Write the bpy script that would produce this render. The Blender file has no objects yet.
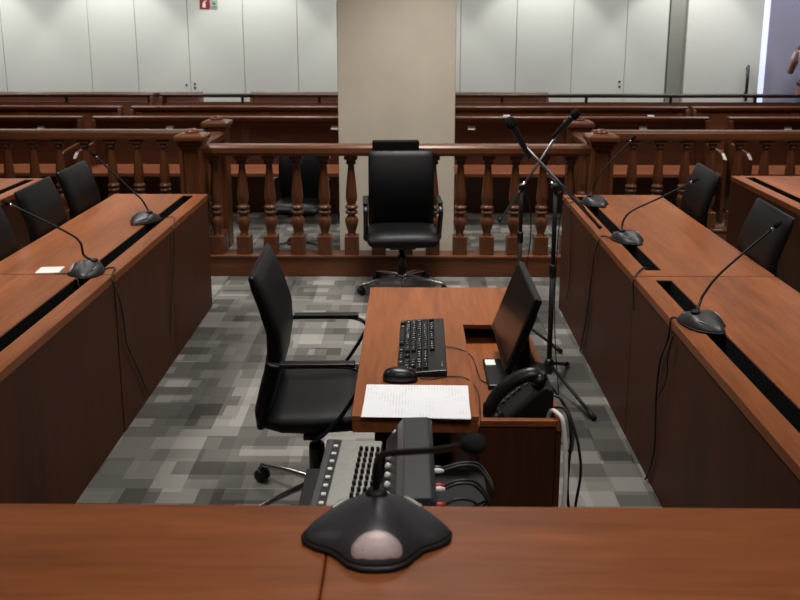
import bpy, bmesh, math, random
from mathutils import Vector, Matrix
from mathutils.bvhtree import BVHTree
random.seed(7)
PI = math.pi
sc = bpy.context.scene
COL = sc.collection

# ------------------------------------------------------------------ camera
F = 851.0; YP = 200.0; YH = 20.0; XV = 410.0; H = 1.8
TH = math.atan((YP - YH) / F); CT = math.cos(TH); ST = math.sin(TH); FE = F / CT
YAW = math.atan((XV - 400.0) * CT / F)
cam_d = bpy.data.cameras.new('camera')
cam_d.sensor_width = 36.0
cam_d.lens = F / 800.0 * 36.0
cam_d.shift_y = -(300.0 - YP) / 800.0
cam_d.clip_start = 0.05
cam_d.dof.use_dof = True
cam_d.dof.focus_distance = 3.0
cam_d.dof.aperture_fstop = 38.3 / 1000.0 / 0.0058
cam = bpy.data.objects.new('camera', cam_d)
COL.objects.link(cam)
cam.location = (0, 0, H)
cam.rotation_euler = (PI / 2 - TH, 0, YAW)
sc.camera = cam

def at(x, y, Y):                      # where the sight line meets the upright plane at distance Y
    k = (y - YH) / FE
    dep = Y * CT / (1 - k * ST)
    return Vector(((x - XV) * dep / F, Y, H - k * dep))
def on_x(x, y, X):                    # where the sight line meets the upright plane at X
    dep = X * F / (x - XV)
    d = (y - YH) * dep / FE
    return Vector((X, (dep - d * ST) / CT, H - d))
def on_z(x, y, z):                    # where the sight line meets the level plane at z
    d = H - z
    dep = FE * d / (y - YH)
    return Vector(((x - XV) * dep / F, (dep - d * ST) / CT, z))

# ------------------------------------------------------------------ materials
def newmat(name):
    m = bpy.data.materials.new(name); m.use_nodes = True
    nt = m.node_tree
    return m, nt, nt.nodes['Principled BSDF']
def rgb(r, g, b):
    f = lambda c: (c / 12.92) if c <= 0.04045 else ((c + 0.055) / 1.055) ** 2.4
    return (f(r / 255), f(g / 255), f(b / 255), 1)
def plain(name, col, rough=0.5, metal=0.0, spec=0.5, noise=0.0, scale=40, bump=0.0):
    m, nt, b = newmat(name)
    b.inputs['Roughness'].default_value = rough
    b.inputs['Metallic'].default_value = metal
    b.inputs['Specular IOR Level'].default_value = spec
    b.inputs['Base Color'].default_value = col
    if noise or bump:
        tc = nt.nodes.new('ShaderNodeTexCoord')
        n = nt.nodes.new('ShaderNodeTexNoise'); n.inputs['Scale'].default_value = scale
        n.inputs['Detail'].default_value = 4
        nt.links.new(tc.outputs['Object'], n.inputs['Vector'])
        if noise:
            r = nt.nodes.new('ShaderNodeValToRGB')
            a = [c * (1 - noise) for c in col[:3]] + [1]; z = [min(1, c * (1 + noise)) for c in col[:3]] + [1]
            r.color_ramp.elements[0].position = 0.3; r.color_ramp.elements[1].position = 0.7
            r.color_ramp.elements[0].color = a; r.color_ramp.elements[1].color = z
            nt.links.new(n.outputs['Fac'], r.inputs['Fac'])
            nt.links.new(r.outputs['Color'], b.inputs['Base Color'])
        if bump:
            bp = nt.nodes.new('ShaderNodeBump'); bp.inputs['Strength'].default_value = bump
            bp.inputs['Distance'].default_value = 0.002
            nt.links.new(n.outputs['Fac'], bp.inputs['Height'])
            nt.links.new(bp.outputs['Normal'], b.inputs['Normal'])
    return m
def wood(name, dark, light, axis='Y', rough=0.38, scale=9.0, spec=0.5):
    m, nt, b = newmat(name)
    tc = nt.nodes.new('ShaderNodeTexCoord')
    mp = nt.nodes.new('ShaderNodeMapping')
    s = [6.0, 6.0, 6.0]; s['XYZ'.index(axis)] = 0.55
    mp.inputs['Scale'].default_value = s
    nt.links.new(tc.outputs['Object'], mp.inputs['Vector'])
    n1 = nt.nodes.new('ShaderNodeTexNoise'); n1.inputs['Scale'].default_value = scale
    n1.inputs['Detail'].default_value = 6; n1.inputs['Roughness'].default_value = 0.6
    n1.inputs['Distortion'].default_value = 0.4
    n2 = nt.nodes.new('ShaderNodeTexNoise'); n2.inputs['Scale'].default_value = 1.1
    n2.inputs['Detail'].default_value = 3; n2.inputs['Distortion'].default_value = 1.2
    nt.links.new(mp.outputs['Vector'], n1.inputs['Vector'])
    nt.links.new(mp.outputs['Vector'], n2.inputs['Vector'])
    mx = nt.nodes.new('ShaderNodeMath'); mx.operation = 'ADD'
    m1 = nt.nodes.new('ShaderNodeMath'); m1.operation = 'MULTIPLY'; m1.inputs[1].default_value = 0.5
    m2 = nt.nodes.new('ShaderNodeMath'); m2.operation = 'MULTIPLY'; m2.inputs[1].default_value = 0.5
    nt.links.new(n1.outputs['Fac'], m1.inputs[0]); nt.links.new(n2.outputs['Fac'], m2.inputs[0])
    nt.links.new(m1.outputs[0], mx.inputs[0]); nt.links.new(m2.outputs[0], mx.inputs[1])
    r = nt.nodes.new('ShaderNodeValToRGB')
    r.color_ramp.elements[0].position = 0.32; r.color_ramp.elements[0].color = dark
    r.color_ramp.elements[1].position = 0.68; r.color_ramp.elements[1].color = light
    nt.links.new(mx.outputs[0], r.inputs['Fac'])
    nt.links.new(r.outputs['Color'], b.inputs['Base Color'])
    b.inputs['Roughness'].default_value = rough
    b.inputs['Specular IOR Level'].default_value = spec
    return m

M = {}
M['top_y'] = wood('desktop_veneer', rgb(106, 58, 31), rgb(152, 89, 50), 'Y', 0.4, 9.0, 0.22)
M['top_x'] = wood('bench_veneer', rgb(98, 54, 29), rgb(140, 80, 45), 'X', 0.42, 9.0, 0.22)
M['panel'] = wood('shaded_panel_veneer', rgb(58, 33, 20), rgb(80, 46, 29), 'Z', 0.5, 9.0, 0.12)  # darker than the tops: shade on upright faces is put into the colour
M['rail_x'] = wood('railing_wood_long', rgb(80, 45, 27), rgb(120, 71, 43), 'X', 0.34, 9.0, 0.35)
M['rail_y'] = wood('railing_wood_deep', rgb(80, 45, 27), rgb(120, 71, 43), 'Y', 0.34, 9.0, 0.35)
M['rail_z'] = wood('railing_wood_upright', rgb(74, 42, 25), rgb(114, 67, 40), 'Z', 0.34, 9.0, 0.35)
M['pew'] = wood('pew_wood', rgb(76, 42, 26), rgb(106, 61, 38), 'X', 0.36)
M['pew_seat'] = wood('pew_seat_wood', rgb(116, 64, 41), rgb(152, 90, 58), 'X', 0.34)
M['leather'] = plain('black_leather', rgb(13, 13, 14), 0.45, 0, 0.24, bump=0.25, scale=350)
M['mesh_black'] = plain('black_fabric', rgb(20, 21, 23), 0.65, 0, 0.4, bump=0.3, scale=500)
M['plastic'] = plain('black_plastic', rgb(15, 15, 16), 0.36, 0, 0.45, noise=0.15, scale=60)
M['plastic_matte'] = plain('matte_black_plastic', rgb(14, 14, 15), 0.55, 0, 0.35, noise=0.15, scale=60)
M['unit'] = plain('graphite_plastic', rgb(54, 53, 56), 0.42, 0.3, 0.5, noise=0.1, scale=90)
M['foam'] = plain('black_foam', rgb(18, 18, 19), 0.9, 0, 0.2, bump=0.8, scale=900)
M['hole'] = plain('black_recess', rgb(10, 9, 9), 0.8, 0, 0.2, noise=0.2)
M['chrome'] = plain('brushed_chrome', rgb(190, 190, 192), 0.22, 1.0, noise=0.06, scale=120)
M['steel_dark'] = plain('dark_coated_steel', rgb(52, 52, 54), 0.34, 0.75, noise=0.1, scale=120)
M['boom'] = plain('grey_boom_steel', rgb(118, 118, 120), 0.35, 0.8, noise=0.08, scale=120)
M['rail_dark'] = wood('dark_rail_wood', rgb(34, 22, 17), rgb(50, 32, 24), 'X', 0.36)
M['silver'] = plain('silver_paint', rgb(132, 130, 124), 0.42, 0.55, noise=0.06, scale=80)
M['grille'] = plain('silver_grille', rgb(178, 160, 158), 0.55, 0.3, noise=0.12, scale=700)
M['grey'] = plain('grey_plastic', rgb(64, 64, 66), 0.4, 0.3, noise=0.08, scale=90)
M['white_plastic'] = plain('white_plastic', rgb(214, 212, 206), 0.45, noise=0.03)
M['legend'] = plain('white_legend', rgb(190, 190, 188), 0.6, noise=0.02)
M['red'] = plain('red_plastic', rgb(176, 34, 36), 0.45, noise=0.05)
M['sign_red'] = plain('sign_red', rgb(126, 10, 22), 0.45, noise=0.05)
M['sign_pale'] = plain('sign_pale_green', rgb(150, 160, 146), 0.5, noise=0.05)
M['sign_green'] = plain('sign_green', rgb(94, 122, 102), 0.5, noise=0.05)
M['cable'] = plain('black_cable', rgb(20, 19, 19), 0.5, noise=0.1)
M['cable_white'] = plain('white_cable', rgb(220, 214, 206), 0.5, noise=0.03)
M['screen'] = plain('dark_screen', rgb(14, 14, 16), 0.22, 0, 0.5, noise=0.05)
M['wall'] = plain('wall_panel_paint', rgb(196, 197, 190), 0.55, 0, 0.3, noise=0.03, scale=1.2)
M['wall_plain'] = plain('side_wall_paint', rgb(120, 116, 110), 0.7, 0, 0.3, noise=0.03, scale=1.5)
M['wall_blue'] = plain('blue_wall_paint', rgb(156, 150, 168), 0.6, 0, 0.3, noise=0.04, scale=1.5)
M['reveal'] = plain('grey_reveal_paint', rgb(134, 134, 126), 0.6, 0, 0.3, noise=0.04)
M['ceiling'] = plain('ceiling_paint', rgb(150, 148, 144), 0.8, 0, 0.2, noise=0.02)
M['pillar'] = plain('pillar_plaster', rgb(210, 199, 182), 0.7, 0, 0.25, noise=0.05, scale=3.0, bump=0.2)
M['door'] = plain('door_paint', rgb(208, 207, 200), 0.5, 0, 0.3, noise=0.03, scale=1.5)
M['skin'] = plain('skin', rgb(150, 100, 78), 0.55, noise=0.08, scale=20)
M['shirt'] = plain('pale_shirt_cloth', rgb(176, 186, 206), 0.8, noise=0.1, scale=12)
M['jeans'] = plain('denim', rgb(84, 98, 130), 0.85, noise=0.15, scale=60)
M['hair'] = plain('dark_hair', rgb(24, 20, 18), 0.6, noise=0.3, scale=120)
M['shoe'] = plain('dark_shoe', rgb(30, 28, 28), 0.5, noise=0.1)
M['belt'] = plain('dark_belt', rgb(28, 24, 24), 0.5, noise=0.1)
M['slip'] = plain('grey_paper', rgb(126, 132, 124), 0.7, noise=0.06)

def paper_mat(name, axis, rows, seed):                # white sheet with faint illegible print
    m, nt, b = newmat(name)
    tc = nt.nodes.new('ShaderNodeTexCoord')
    mp = nt.nodes.new('ShaderNodeMapping'); mp.inputs['Location'].default_value = (seed, seed, 0)
    nt.links.new(tc.outputs['Object'], mp.inputs['Vector'])
    w = nt.nodes.new('ShaderNodeTexWave'); w.bands_direction = axis
    w.inputs['Scale'].default_value = rows
    nt.links.new(mp.outputs['Vector'], w.inputs['Vector'])
    n = nt.nodes.new('ShaderNodeTexNoise'); n.inputs['Scale'].default_value = 14; n.inputs['Detail'].default_value = 8
    n.inputs['Roughness'].default_value = 0.8
    nt.links.new(mp.outputs['Vector'], n.inputs['Vector'])
    a = nt.nodes.new('ShaderNodeMath'); a.operation = 'GREATER_THAN'; a.inputs[1].default_value = 0.78
    c = nt.nodes.new('ShaderNodeMath'); c.operation = 'GREATER_THAN'; c.inputs[1].default_value = 0.53
    nt.links.new(w.outputs['Fac'], a.inputs[0]); nt.links.new(n.outputs['Fac'], c.inputs[0])
    mu = nt.nodes.new('ShaderNodeMath'); mu.operation = 'MULTIPLY'
    nt.links.new(a.outputs[0], mu.inputs[0]); nt.links.new(c.outputs[0], mu.inputs[1])
    mx = nt.nodes.new('ShaderNodeMixRGB')
    mx.inputs[1].default_value = rgb(228, 228, 231); mx.inputs[2].default_value = rgb(208, 208, 213)
    nt.links.new(mu.outputs[0], mx.inputs[0])
    nt.links.new(mx.outputs[0], b.inputs['Base Color'])
    b.inputs['Roughness'].default_value = 0.7
    return m
M['paper'] = paper_mat('printed_paper', 'X', 38, 0.3)
M['card'] = plain('white_card', rgb(224, 222, 216), 0.6, noise=0.02)

def carpet_mat():
    m, nt, b = newmat('patchwork_carpet')
    N = nt.nodes.new; L = nt.links.new
    tc = N('ShaderNodeTexCoord')
    def brick(w, h, rot, loc, c1, c2, sq=1.0, off=0.5):
        mp = N('ShaderNodeMapping'); mp.inputs['Rotation'].default_value = (0, 0, rot); mp.inputs['Location'].default_value = loc
        L(tc.outputs['Object'], mp.inputs['Vector'])
        t = N('ShaderNodeTexBrick'); t.inputs['Scale'].default_value = 1.0
        t.inputs['Brick Width'].default_value = w; t.inputs['Row Height'].default_value = h
        t.inputs['Mortar Size'].default_value = 0.0
        t.inputs['Color1'].default_value = (c1, c1, c1, 1); t.inputs['Color2'].default_value = (c2, c2, c2, 1)
        t.squash = sq; t.squash_frequency = 2; t.offset = off
        L(mp.outputs['Vector'], t.inputs['Vector'])
        return t
    b1 = brick(0.21, 0.105, 0, (0.03, 0.02, 0), 0.0, 1.0, 0.7, 0.37)
    b2 = brick(0.26, 0.13, PI / 2, (0.4, 0.11, 0), 0.0, 1.0, 1.4, 0.4)
    b3 = brick(1.0, 0.5, PI / 2, (0.12, 0.3, 0), 0.0, 1.0, 1.0, 0.5)
    def mul(a, f):
        q = N('ShaderNodeMath'); q.operation = 'MULTIPLY'; q.inputs[1].default_value = f
        L(a, q.inputs[0]); return q.outputs[0]
    def add(a, c):
        q = N('ShaderNodeMath'); q.operation = 'ADD'
        L(a, q.inputs[0]); L(c, q.inputs[1]); return q.outputs[0]
    fib = N('ShaderNodeTexNoise'); fib.inputs['Scale'].default_value = 420
    L(tc.outputs['Object'], fib.inputs['Vector'])
    b4 = brick(0.17, 0.085, 0, (0.21, 0.37, 0), 0.0, 1.0, 0.6, 0.43)
    gt = N('ShaderNodeMath'); gt.operation = 'GREATER_THAN'; gt.inputs[1].default_value = 0.9; L(b4.outputs['Color'], gt.inputs[0])
    tot0 = add(add(mul(b1.outputs['Color'], 0.42), mul(b2.outputs['Color'], 0.36)), add(mul(b3.outputs['Color'], 0.2), mul(fib.outputs['Fac'], 0.06)))
    tot = add(mul(tot0, 0.95), mul(gt.outputs[0], 0.22))
    r = N('ShaderNodeValToRGB')
    e = r.color_ramp.elements
    e[0].position = 0.12; e[0].color = rgb(58, 56, 53)
    e[1].position = 0.92; e[1].color = rgb(148, 145, 139)
    k = e.new(0.5); k.color = rgb(97, 95, 90)
    L(tot, r.inputs['Fac'])
    L(r.outputs['Color'], b.inputs['Base Color'])
    b.inputs['Roughness'].default_value = 0.95
    b.inputs['Specular IOR Level'].default_value = 0.1
    bp = N('ShaderNodeBump'); bp.inputs['Strength'].default_value = 0.5; bp.inputs['Distance'].default_value = 0.003
    L(fib.outputs['Fac'], bp.inputs['Height']); L(bp.outputs['Normal'], b.inputs['Normal'])
    return m
M['carpet'] = carpet_mat()
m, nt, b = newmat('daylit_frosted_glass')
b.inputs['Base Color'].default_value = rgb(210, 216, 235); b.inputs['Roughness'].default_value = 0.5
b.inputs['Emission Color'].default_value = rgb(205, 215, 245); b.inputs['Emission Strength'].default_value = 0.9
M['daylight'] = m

# ------------------------------------------------------------------ mesh builder
class MB:
    def __init__(self): self.bm = bmesh.new(); self.mi = 0
    def _mark(self, n0, smooth):
        self.bm.faces.ensure_lookup_table()
        for f in self.bm.faces[n0:]:
            f.smooth = smooth; f.material_index = self.mi
    def box(self, x0, x1, y0, y1, z0, z1, bev=0.0, mat=None, seg=2):
        t = bmesh.new()
        bmesh.ops.create_cube(t, size=1)
        for v in t.verts:
            v.co = Vector(((x0 + x1) / 2 + v.co.x * (x1 - x0), (y0 + y1) / 2 + v.co.y * (y1 - y0), (z0 + z1) / 2 + v.co.z * (z1 - z0)))
        if bev:
            bmesh.ops.bevel(t, geom=list(t.edges), offset=bev, segments=seg, affect='EDGES', profile=0.5)
        return self._merge(t, mat, False)
    def _merge(self, t, mat, smooth):
        if mat is not None: bmesh.ops.transform(t, matrix=mat, verts=list(t.verts))
        vm = {v: self.bm.verts.new(v.co) for v in t.verts}
        for f in t.faces:
            try:
                nf = self.bm.faces.new([vm[v] for v in f.verts]); nf.smooth = smooth; nf.material_index = self.mi
            except ValueError: pass
        t.free(); return self
    def prism(self, pts, y0, y1, axis='Y', bev=0.0, smooth=False):
        # closed outline pts (a,b) extruded along axis: Y -> (a,y,b); X -> (x,a,b); Z -> (a,b,z)
        t = bmesh.new()
        def co(p, q):
            return {'Y': (p[0], q, p[1]), 'X': (q, p[0], p[1]), 'Z': (p[0], p[1], q)}[axis]
        A = [t.verts.new(co(p, y0)) for p in pts]; B = [t.verts.new(co(p, y1)) for p in pts]
        n = len(pts)
        t.faces.new(A); t.faces.new(B[::-1])
        for i in range(n): t.faces.new((A[i], B[i], B[(i + 1) % n], A[(i + 1) % n]))
        bmesh.ops.recalc_face_normals(t, faces=list(t.faces))
        if bev: bmesh.ops.bevel(t, geom=list(t.edges), offset=bev, segments=2, affect='EDGES', profile=0.5)
        return self._merge(t, None, smooth)
    def rings(self, rings, cap=True, smooth=True):
        t = bmesh.new()
        R = [[t.verts.new(p) for p in r] for r in rings]
        n = len(R[0])
        for a, c in zip(R, R[1:]):
            for i in range(n): t.faces.new((a[i], a[(i + 1) % n], c[(i + 1) % n], c[i]))
        if cap:
            t.faces.new(R[0][::-1]); t.faces.new(R[-1])
        bmesh.ops.recalc_face_normals(t, faces=list(t.faces))
        return self._merge(t, None, smooth)
    def lathe(self, prof, o=(0, 0, 0), n=20, smooth=True, axis=None):
        o = Vector(o)
        q = Vector((0, 0, 1)).rotation_difference(Vector(axis)) if axis is not None else None
        rings = []
        for r, z in prof:
            ring = []
            for i in range(n):
                v = Vector((r * math.cos(2 * PI * i / n), r * math.sin(2 * PI * i / n), z))
                if q: v = q @ v
                ring.append(o + v)
            rings.append(ring)
        return self.rings(rings, True, smooth)
    def tube(self, pts, r, n=8, sub=5, smooth=True, flat=None):
        P = [Vector(p) for p in pts]
        if sub > 1 and len(P) > 2:
            Q = []
            for i in range(len(P) - 1):
                p0 = P[max(i - 1, 0)]; p1 = P[i]; p2 = P[i + 1]; p3 = P[min(i + 2, len(P) - 1)]
                for k in range(sub):
                    t = k / sub
                    Q.append(0.5 * ((2 * p1) + (p2 - p0) * t + (2 * p0 - 5 * p1 + 4 * p2 - p3) * t * t + (3 * p1 - p0 - 3 * p2 + p3) * t ** 3))
            Q.append(P[-1]); P = Q
        rings = []
        T = (P[1] - P[0]).normalized()
        U = T.orthogonal().normalized()
        if flat is not None: U = (Vector(flat) - T * T.dot(Vector(flat))).normalized()
        for i, p in enumerate(P):
            T2 = (P[min(i + 1, len(P) - 1)] - P[max(i - 1, 0)]).normalized()
            U = (U - T2 * U.dot(T2)).normalized(); V = T2.cross(U)
            rr = r(i / (len(P) - 1)) if callable(r) else r
            ra, rb = rr if isinstance(rr, tuple) else (rr, rr)
            rings.append([p + U * ra * math.cos(2 * PI * k / n) + V * rb * math.sin(2 * PI * k / n) for k in range(n)])
        return self.rings(rings, True, smooth)
    def slab(self, prof, widths, thick, n=28, e=4.0):
        # cushion: cross sections (superellipses) along a profile in the y,z plane
        P = [Vector((0, p[0], p[1])) for p in prof]
        rings = []
        for i, p in enumerate(P):
            T = (P[min(i + 1, len(P) - 1)] - P[max(i - 1, 0)]).normalized()
            Nn = Vector((1, 0, 0)).cross(T).normalized()
            w = widths[i] / 2; h = thick[i] / 2
            ring = []
            for k in range(n):
                a = 2 * PI * k / n; ca, sa = math.cos(a), math.sin(a)
                u = math.copysign(abs(ca) ** (2 / e), ca); v = math.copysign(abs(sa) ** (2 / 2.6), sa)
                ring.append(p + Vector((1, 0, 0)) * w * u + Nn * h * v)
            rings.append(ring)
        return self.rings(rings, True, True)
    def build(self, name, mats, parent=None, loc=None, rot=None):
        me = bpy.data.meshes.new(name)
        bmesh.ops.recalc_face_normals(self.bm, faces=list(self.bm.faces))
        self.bm.to_mesh(me); self.bm.free()
        for mm in (mats if isinstance(mats, (list, tuple)) else [mats]): me.materials.append(mm)
        o = bpy.data.objects.new(name, me)
        COL.objects.link(o)
        if parent is not None: o.parent = parent
        if loc is not None: o.location = loc
        if rot is not None: o.rotation_euler = rot
        return o

def box(name, mat, x0, x1, y0, y1, z0, z1, parent=None, bev=0.0):
    return MB().box(x0, x1, y0, y1, z0, z1, bev).build(name, mat, parent)
def tag(o, label=None, cat=None, group=None, kind=None):
    if label: o['label'] = label
    if cat: o['category'] = cat
    if group: o['group'] = group
    if kind: o['kind'] = kind
    return o
def thing(name, label, cat, loc=(0, 0, 0), rz=0.0, group=None):
    o = bpy.data.objects.new(name, None); COL.objects.link(o)
    o.empty_display_size = 0.1
    o.location = loc; o.rotation_euler = (0, 0, rz)
    return tag(o, label, cat, group)
def kids(o): return [c for c in bpy.data.objects if c.parent == o]
def copy_tree(o, parent=None):
    ch = kids(o)
    c = o.copy(); COL.objects.link(c)
    if parent is not None: c.parent = parent
    for k in ch: copy_tree(k, c)
    return c
def struct(name, mat, *b, bev=0.0):
    return tag(box(name, mat, *b, bev=bev), kind='structure')
def local(root, p):
    v = Vector(p) - Vector(root.location)
    return Matrix.Rotation(-root.rotation_euler.z, 3, 'Z') @ v

# ------------------------------------------------------------------ the room
WY = 11.5; XL = -7.0; XR = 7.0; ZC = 3.0
struct('floor', M['carpet'], XL, XR, -2.0, WY + 0.3, -0.1, 0.0)
struct('ceiling', M['ceiling'], XL, XR, -2.0, WY + 0.3, ZC, ZC + 0.1)
struct('wall_left', M['wall_plain'], XL - 0.1, XL, -2.0, WY + 0.3, 0, ZC)
struct('wall_right', M['wall_plain'], XR, XR + 0.1, -2.0, WY + 0.3, 0, ZC)
struct('wall_front', M['wall_plain'], XL, XR, -2.1, -2.0, 0, ZC)
# back wall: painted panels with open joints in front of a dark backing
xs = [at(x, 60, WY).x for x in (2.5, 47 * 0 + 89.5, 136.5, 189, 244, 298)]
step = 0.735
right = [at(x, 50, WY).x for x in (460.5, 516, 572, 625, 666)]
edges = [XL] + [xs[0] - step * 2, xs[0] - step] + xs + [xs[-1] + step * 0.98, xs[-1] + step * 1.9] + right
struct('wall_back', M['reveal'], XL, XR, WY + 0.02, WY + 0.3, 0, ZC)
pan = MB()
for a, c in zip(edges, edges[1:]):
    pan.box(a + 0.003, c - 0.003, WY, WY + 0.03, 0.0, ZC, 0.003)
tag(pan.build('wall_panels_back', M['wall']), kind='structure')
x_rev0 = right[-1]; x_rev1 = at(683, 40, WY).x
x_d1 = at(759.3, 50, WY - 0.09).x; x_s1 = at(765, 50, WY - 0.05).x
struct('trim_1', M['reveal'], x_rev0 + 0.02, x_rev1, WY - 0.01, WY + 0.02, 0, ZC)
d = tag(box('door_1', M['door'], x_rev1 + 0.004, x_d1, WY - 0.09, WY + 0.02, 0, ZC - 0.005, bev=0.004), kind='structure')
hx = at(746, 80, WY - 0.15).x
hb = MB()
hb.tube([(hx, WY - 0.15, 0.75), (hx, WY - 0.15, at(746, 65, WY - 0.15).z)], 0.018, 10)
hz = at(746, 68, WY - 0.15).z; hb.tube([(hx, WY - 0.15, hz), (hx, WY - 0.085, hz)], 0.012, 8); hb.tube([(hx, WY - 0.15, 0.85), (hx, WY - 0.085, 0.85)], 0.012, 8)
tag(hb.build('door_handle', M['steel_dark'], d), 'long upright dark pull handle')
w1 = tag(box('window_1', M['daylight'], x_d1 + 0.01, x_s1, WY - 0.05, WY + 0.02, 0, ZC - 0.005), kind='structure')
struct('trim_2', M['wall_blue'], x_s1 + 0.002, XR, WY - 0.02, WY + 0.02, 0, ZC)
for nm, px, py in (('a', 186, 85), ('b', 194.5, 84), ('c', 194.5, 88), ('d', 619, 81.5), ('e', 619, 86.5)):
    p = at(px, py, WY)
    lk = MB().lathe([(0.014, 0), (0.014, 0.008), (0.009, 0.012), (0.006, 0.012)], (0, 0, 0), 14, axis=(0, -1, 0)).build('lock_cylinder', M['steel_dark'], None, (p.x, WY, p.z))
    tag(lk, {'a': 'dark round lock alone on the left side of a joint in the white back wall',
             'b': 'upper lock of the pair right of the joint under the red sign',
             'c': 'lower lock of the pair right of the joint under the red sign',
             'd': 'upper lock of the pair in the white wall right of the pillar',
             'e': 'lower lock of the pair in the white wall right of the pillar'}[nm], 'lock')
# pillar
struct('trim_3', M['pillar'], at(338, 100, 6.35).x, at(455.5, 100, 6.35).x, 6.35, 7.1, 0, ZC, bev=0.006)
# wall signs
p0 = at(199.5, 9, WY); p1 = at(209.5, 9, WY)
s = thing('fire_sign', 'small square red sign with white pictogram high on the back wall', 'sign', (0, 0, 0))
s.location = ((p0.x + p1.x) / 2, WY, p0.z)
box('plate', M['sign_red'], -0.068, 0.068, -0.01, 0.0, 0, 0.136, s, 0.002)
pm = MB()
pm.prism([(-0.03, 0.02), (0.012, 0.02), (0.012, 0.075), (0.0, 0.09), (-0.012, 0.09), (-0.03, 0.07)], -0.013, -0.009, 'Y')
pm.prism([(-0.006, 0.088), (0.028, 0.098), (0.028, 0.108), (-0.012, 0.104)], -0.013, -0.009, 'Y')
pm.build('pictogram', M['white_plastic'], s)
p2 = at(210.5, 9, WY); p3 = at(217.5, 9, WY)
s = thing('small_sign', 'small pale green sign beside the red sign on the back wall', 'sign', ((p2.x + p3.x) / 2, WY, p2.z))
box('plate', M['sign_pale'], -0.046, 0.046, -0.008, 0.0, 0, 0.12, s, 0.002)
pm = MB(); pm.lathe([(0.022, 0), (0.022, 0.004)], (0, -0.007, 0.078), 16, axis=(0, -1, 0)); pm.box(-0.034, 0.034, -0.011, -0.007, 0.018, 0.038)
pm.build('pictogram', M['sign_green'], s)

# ------------------------------------------------------------------ pews
def pew(x0, x1, yb, label, group, open_back=False, htop=0.9, tags=(), ends=(True, True)):
    """yb: back plane at the top; the seat faces the camera."""
    xc = (x0 + x1) / 2; hw = (x1 - x0) / 2
    t = thing('pew', label, 'pew', (xc, yb, 0), 0, group)
    MB().prism([(-0.028, htop - 0.045), (0.04, htop - 0.045), (0.045, htop - 0.01), (0.03, htop), (-0.03, htop), (-0.04, htop - 0.012)], -hw, hw, 'X', 0.004).build('cap_rail', M['rail_dark'] if open_back else M['rail_x'], t)  # closed pews: lighter cap wood puts the highlight into the colour
    zt = htop - (0.10 if open_back else 0.047)
    MB().prism([(-0.09, 0.40), (-0.06, 0.40), (0.025, zt), (-0.005, zt)], -hw + 0.03, hw - 0.03, 'X', 0.003).build('backrest', M['pew'], t)
    if not open_back:
        f = MB()
        f.prism([(-0.022, zt - 0.09), (-0.008, zt - 0.09), (0.002, zt), (-0.012, zt)], -hw + 0.03, hw - 0.03, 'X')
        n = max(1, round(hw * 2 / 1.2))
        for i in range(n + 1):
            x = -hw + 0.03 + (2 * hw - 0.14) * i / n
            f.prism([(-0.10, 0.45), (-0.088, 0.45), (0.0, zt), (-0.014, zt)], x, x + 0.08, 'X')
        f.build('back_frame', M['pew'], t)
    else:
        n = max(1, round(hw * 2 / 1.05))
        for i in range(n + 1):
            x = -hw + 0.06 + (2 * hw - 0.12) * i / n
            box('rail_post', M['rail_dark'], x - 0.015, x + 0.015, -0.015, 0.02, htop - 0.105, htop - 0.04, t)
    MB().box(-hw + 0.03, hw - 0.03, -0.56, -0.06, 0.415, 0.45, 0.006).build('seat', M['pew_seat'], t)
    MB().box(-hw + 0.05, hw - 0.05, -0.16, -0.13, 0.0, 0.415).build('seat_support', M['pew'], t)
    for sgn, on in ((-1, ends[0]), (1, ends[1])):
        if on:
            a = sgn * hw
            MB().prism([(-0.58, 0), (0.05, 0), (0.05, htop - 0.03), (-0.06, htop - 0.03), (-0.12, 0.66), (-0.50, 0.63), (-0.58, 0.58)],
                       min(a, a - sgn * 0.035), max(a, a - sgn * 0.035), 'X', 0.004).build('end_panel', M['pew'], t)
    for tx in tags:
        q = MB().box(-0.035, 0.035, -0.0, 0.002, -0.022, 0.022).build('name_tag', M['white_plastic'], t, (tx - xc, -0.034, zt - 0.058), (-0.75, 0, 0))
        q['label'] = 'small white tag'
    return t
Y1, Y2, Y3, Y4 = 8.1, 9.1, 10.25, 10.95
pew(-6.2, -3.13, Y1, 'front row pew left of the aisle gap at far left', 'front row pews', tags=(at(41, 127, Y1).x,))
pew(-3.03, -0.12, Y1, 'front row pew between left aisle gap and the pillar', 'front row pews', tags=(at(170, 124, Y1).x, at(335, 125, Y1).x))
pew(0.02, 2.83, Y1, 'front row pew just right of the pillar behind the microphone stands', 'front row pews', tags=(at(471.5, 124, Y1).x, at(642, 124, Y1).x))
pew(3.02, 6.2, Y1, 'front row pew at far right beyond the aisle gap', 'front row pews', tags=(at(785, 124, Y1).x,))
pew(-6.2, -3.08, Y2, 'second row pew at far left of the aisle gap', 'second row pews')
pew(-2.98, -0.12, Y2, 'second row pew left of the pillar', 'second row pews')
pew(0.02, 2.955, Y2, 'second row pew right of the pillar', 'second row pews', tags=(at(506.6, 107, Y2).x, at(650, 107.5, Y2).x))
pew(3.0, 6.2, Y2, 'second row pew at far right of the aisle gap', 'second row pews')
pew(-6.2, -3.08, Y3, 'third row pew with open top rail at far left', 'third row pews', True, 0.935)
pew(-3.0, -0.1, Y3, 'third row pew with open top rail left of the pillar', 'third row pews', True, 0.935)
pew(0.04, 6.2, Y3, 'long third row pew with open top rail right of the pillar', 'third row pews', True, 0.935)
pew(-6.2, at(202, 92, Y4).x, Y4, 'rearmost pew against the white wall at far left', 'rear pews', htop=0.895)
pew(at(250.5, 92, Y4).x, at(548, 92, Y4).x, Y4, 'rearmost pew that runs behind the pillar', 'rear pews', htop=0.895)

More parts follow.
